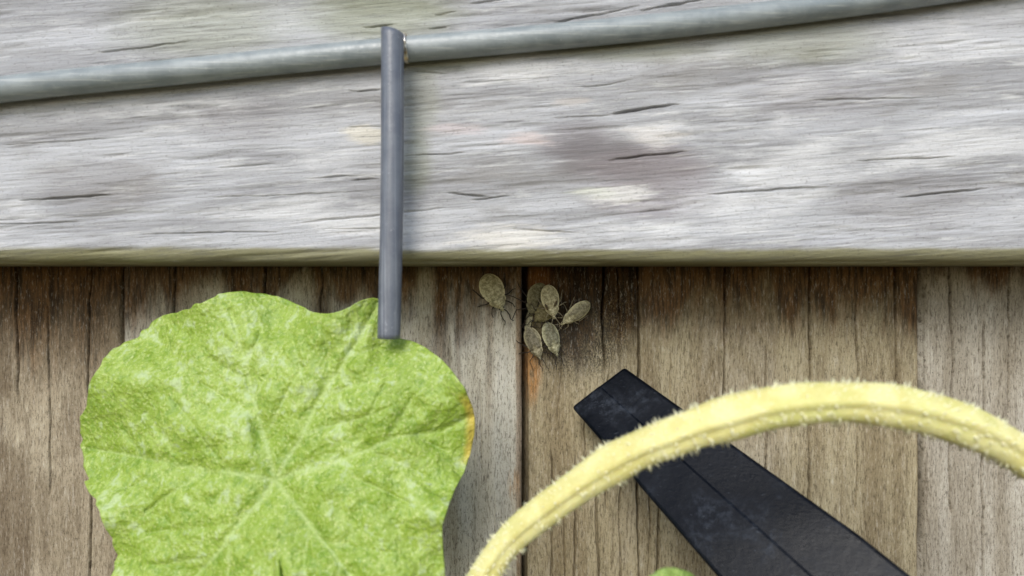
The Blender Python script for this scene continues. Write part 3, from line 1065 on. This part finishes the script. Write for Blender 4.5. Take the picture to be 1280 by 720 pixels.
eye_me = eye_mesh('eye', (0.00022, 0.00026, 0.00022))
eye_me.materials.append(m_limb)
pad_me = eye_mesh('wing_pad', (0.00058, 0.0013, 0.0003))
pad_me.materials.append(m_pad)


def wing_mesh(s):
    # one folded fore wing: shell from the shoulder to the tail, its inner edge past the midline
    v, f, rim = [], [], []
    nu, nv = 9, 26
    for top in (1, 0):
        for j in range(nv + 1):
            t = j / nv
            y = 0.0008 - 0.0081 * t
            tb = y / BL + 0.60
            out = np.interp(t, [0, .1, .35, .7, .9, 1], [.58, .66, .70, .56, .34, .08]) * BW
            inn = np.interp(t, [0, .25, .4, 1], [.42, .06, -.10, -.06]) * BW
            for i in range(nu + 1):
                x = inn + (out - inn) * i / nu
                ca = abs(x) / max(np.interp(tb, TT, WW) * BW, 1e-6)
                hh = np.interp(tb, TT, HH) * BH
                dome = max(0.0, 1 - (min(ca, .9) / 0.9) ** 2.2)
                z = hh * (0.16 + 0.95 * dome ** 0.8) + 0.00012 + (0.00012 if s > 0 else 0) + (0 if top else -0.00007)
                v.append((s * x, y, z))
                rim.append(0.5 if i == nu or (i == 0 and t > .2) else 0.0)
    w_ = nu + 1
    lay = w_ * (nv + 1)
    for j in range(nv):
        for i in range(nu):
            q = (j * w_ + i, j * w_ + i + 1, (j + 1) * w_ + i + 1, (j + 1) * w_ + i)
            f.append(q)
            f.append(tuple(lay + k for k in q[::-1]))
    per = [i for i in range(w_)] + [j * w_ + nu for j in range(1, nv + 1)] + [nv * w_ + i for i in range(nu - 1, -1, -1)] + [j * w_ for j in range(nv - 1, 0, -1)]
    for k in range(len(per)):
        k2 = (k + 1) % len(per)
        f.append((per[k], lay + per[k], lay + per[k2], per[k2]))
    me = mesh('wing', v, f)
    at = me.attributes.new('rim', 'FLOAT', 'POINT')
    at.data.foreach_set('value', rim)
    me.materials.append(m_bug)
    return me


wing_me = {-1: wing_mesh(-1), 1: wing_mesh(1)}


def make_bug(tail, head, y, label, tint=(1, 1, 1), wide=1.0, roll=0.0, var=0, pale=False, pads=False, pitch=0.0, wings=False):
    """tail and head in photograph pixels on a surface y metres from the board face"""
    a, b = P(tail[0], tail[1], y), P(head[0], head[1], y)
    yd = (b - a)
    Ls = yd.length / BL
    yd.normalize()
    zd = Vector((0, -1, 0))
    xd = yd.cross(zd).normalized()
    rot = Matrix((xd, yd, zd)).transposed().to_4x4()
    org = a.lerp(b, 0.60)
    root = empty('squash_bug', org)
    root.matrix_world = Matrix.Translation(org) @ rot @ Matrix.Rotation(roll, 4, 'Y') @ Matrix.Rotation(pitch, 4, 'X') @ Matrix.Diagonal((Ls * wide, Ls, Ls, 1))
    tag(root, label, 'bug', 'bugs gathered under the fence rail')
    bd = link('body', body_me, None, root)
    bd.color = (*tint, 1)
    for me in leg_sets[var]:
        if not me.materials:
            me.materials.append(m_limb)
        o = link('leg', me, None, root)
        if pale:
            o.material_slots[0].link = 'OBJECT'
            o.material_slots[0].material = m_limb2
    for me in ant[var % 2]:
        if not me.materials:
            me.materials.append(m_limb)
        o = link('antenna', me, None, root)
        if pale:
            o.material_slots[0].link = 'OBJECT'
            o.material_slots[0].material = m_limb2
    for s in (-1, 1):
        o = link('eye', eye_me, None, root)
        o.location = (s * 0.00072, 0.0041, 0.00038)
        if wings:
            o = link('wing', wing_me[s], None, root)
            o.color = (tint[0] * 0.66, tint[1] * 0.66, tint[2] * 0.70, 1)
        if pads:
            o = link('wing_pad', pad_me, None, root)
            o.location = (s * (0.00185 if s < 0 else 0.0021), (-0.0004 if s < 0 else 0.0002), 0.0011)
            o.rotation_euler = (0.1, s * 0.4, s * (0.75 if s < 0 else 0.3))
    return root


make_bug((606, 343), (629, 389), -0.0017, 'lone pale tan bug apart from the cluster, on the left board', (1.1, 1.07, 0.98), 1.02, 0.0, 0)
make_bug((684, 356), (693, 399), -0.0052, 'pale tan bug with two dark spots, on top of the cluster', (1.12, 1.08, 1.0), 0.90, math.radians(5), 1, True, True)
make_bug((737, 378), (701, 406), -0.0010, 'pale bug at the cluster edge, lying aslant with narrow wedge head', (1.15, 1.12, 1.04), 0.80, math.radians(-20), 1, True, wings=True)
make_bug((660, 409), (676, 450), -0.0012, 'grey-brown bug at the bottom of the cluster beside the board gap', (0.66, 0.63, 0.60), 0.84, math.radians(14), 2, wings=True)
make_bug((683, 403), (697, 446), -0.0018, 'greyish bug with folded wings low in the cluster, farther from the gap', (0.76, 0.78, 0.74), 0.82, math.radians(-10), 1, wings=True)
make_bug((678, 354), (663, 396), 0.0000, 'dull olive bug half hidden behind the spotted bug', (0.46, 0.44, 0.36), 1.05, math.radians(-8), 2)
make_bug((692, 380), (668, 402), -0.0022, 'dark olive-brown bug squeezed in the middle of the cluster', (0.44, 0.40, 0.28), 1.2, 0.0, 0)
make_bug((664, 386), (658, 418), 0.0010, 'narrow grey bug wedged sideways in the gap between boards', (0.66, 0.64, 0.60), 0.62, math.radians(50), 2)
make_bug((671, 392), (684, 432), 0.0004, 'dim brown bug mostly hidden beneath the two lowest bugs', (0.24, 0.20, 0.14), 0.9, 0.0, 2)
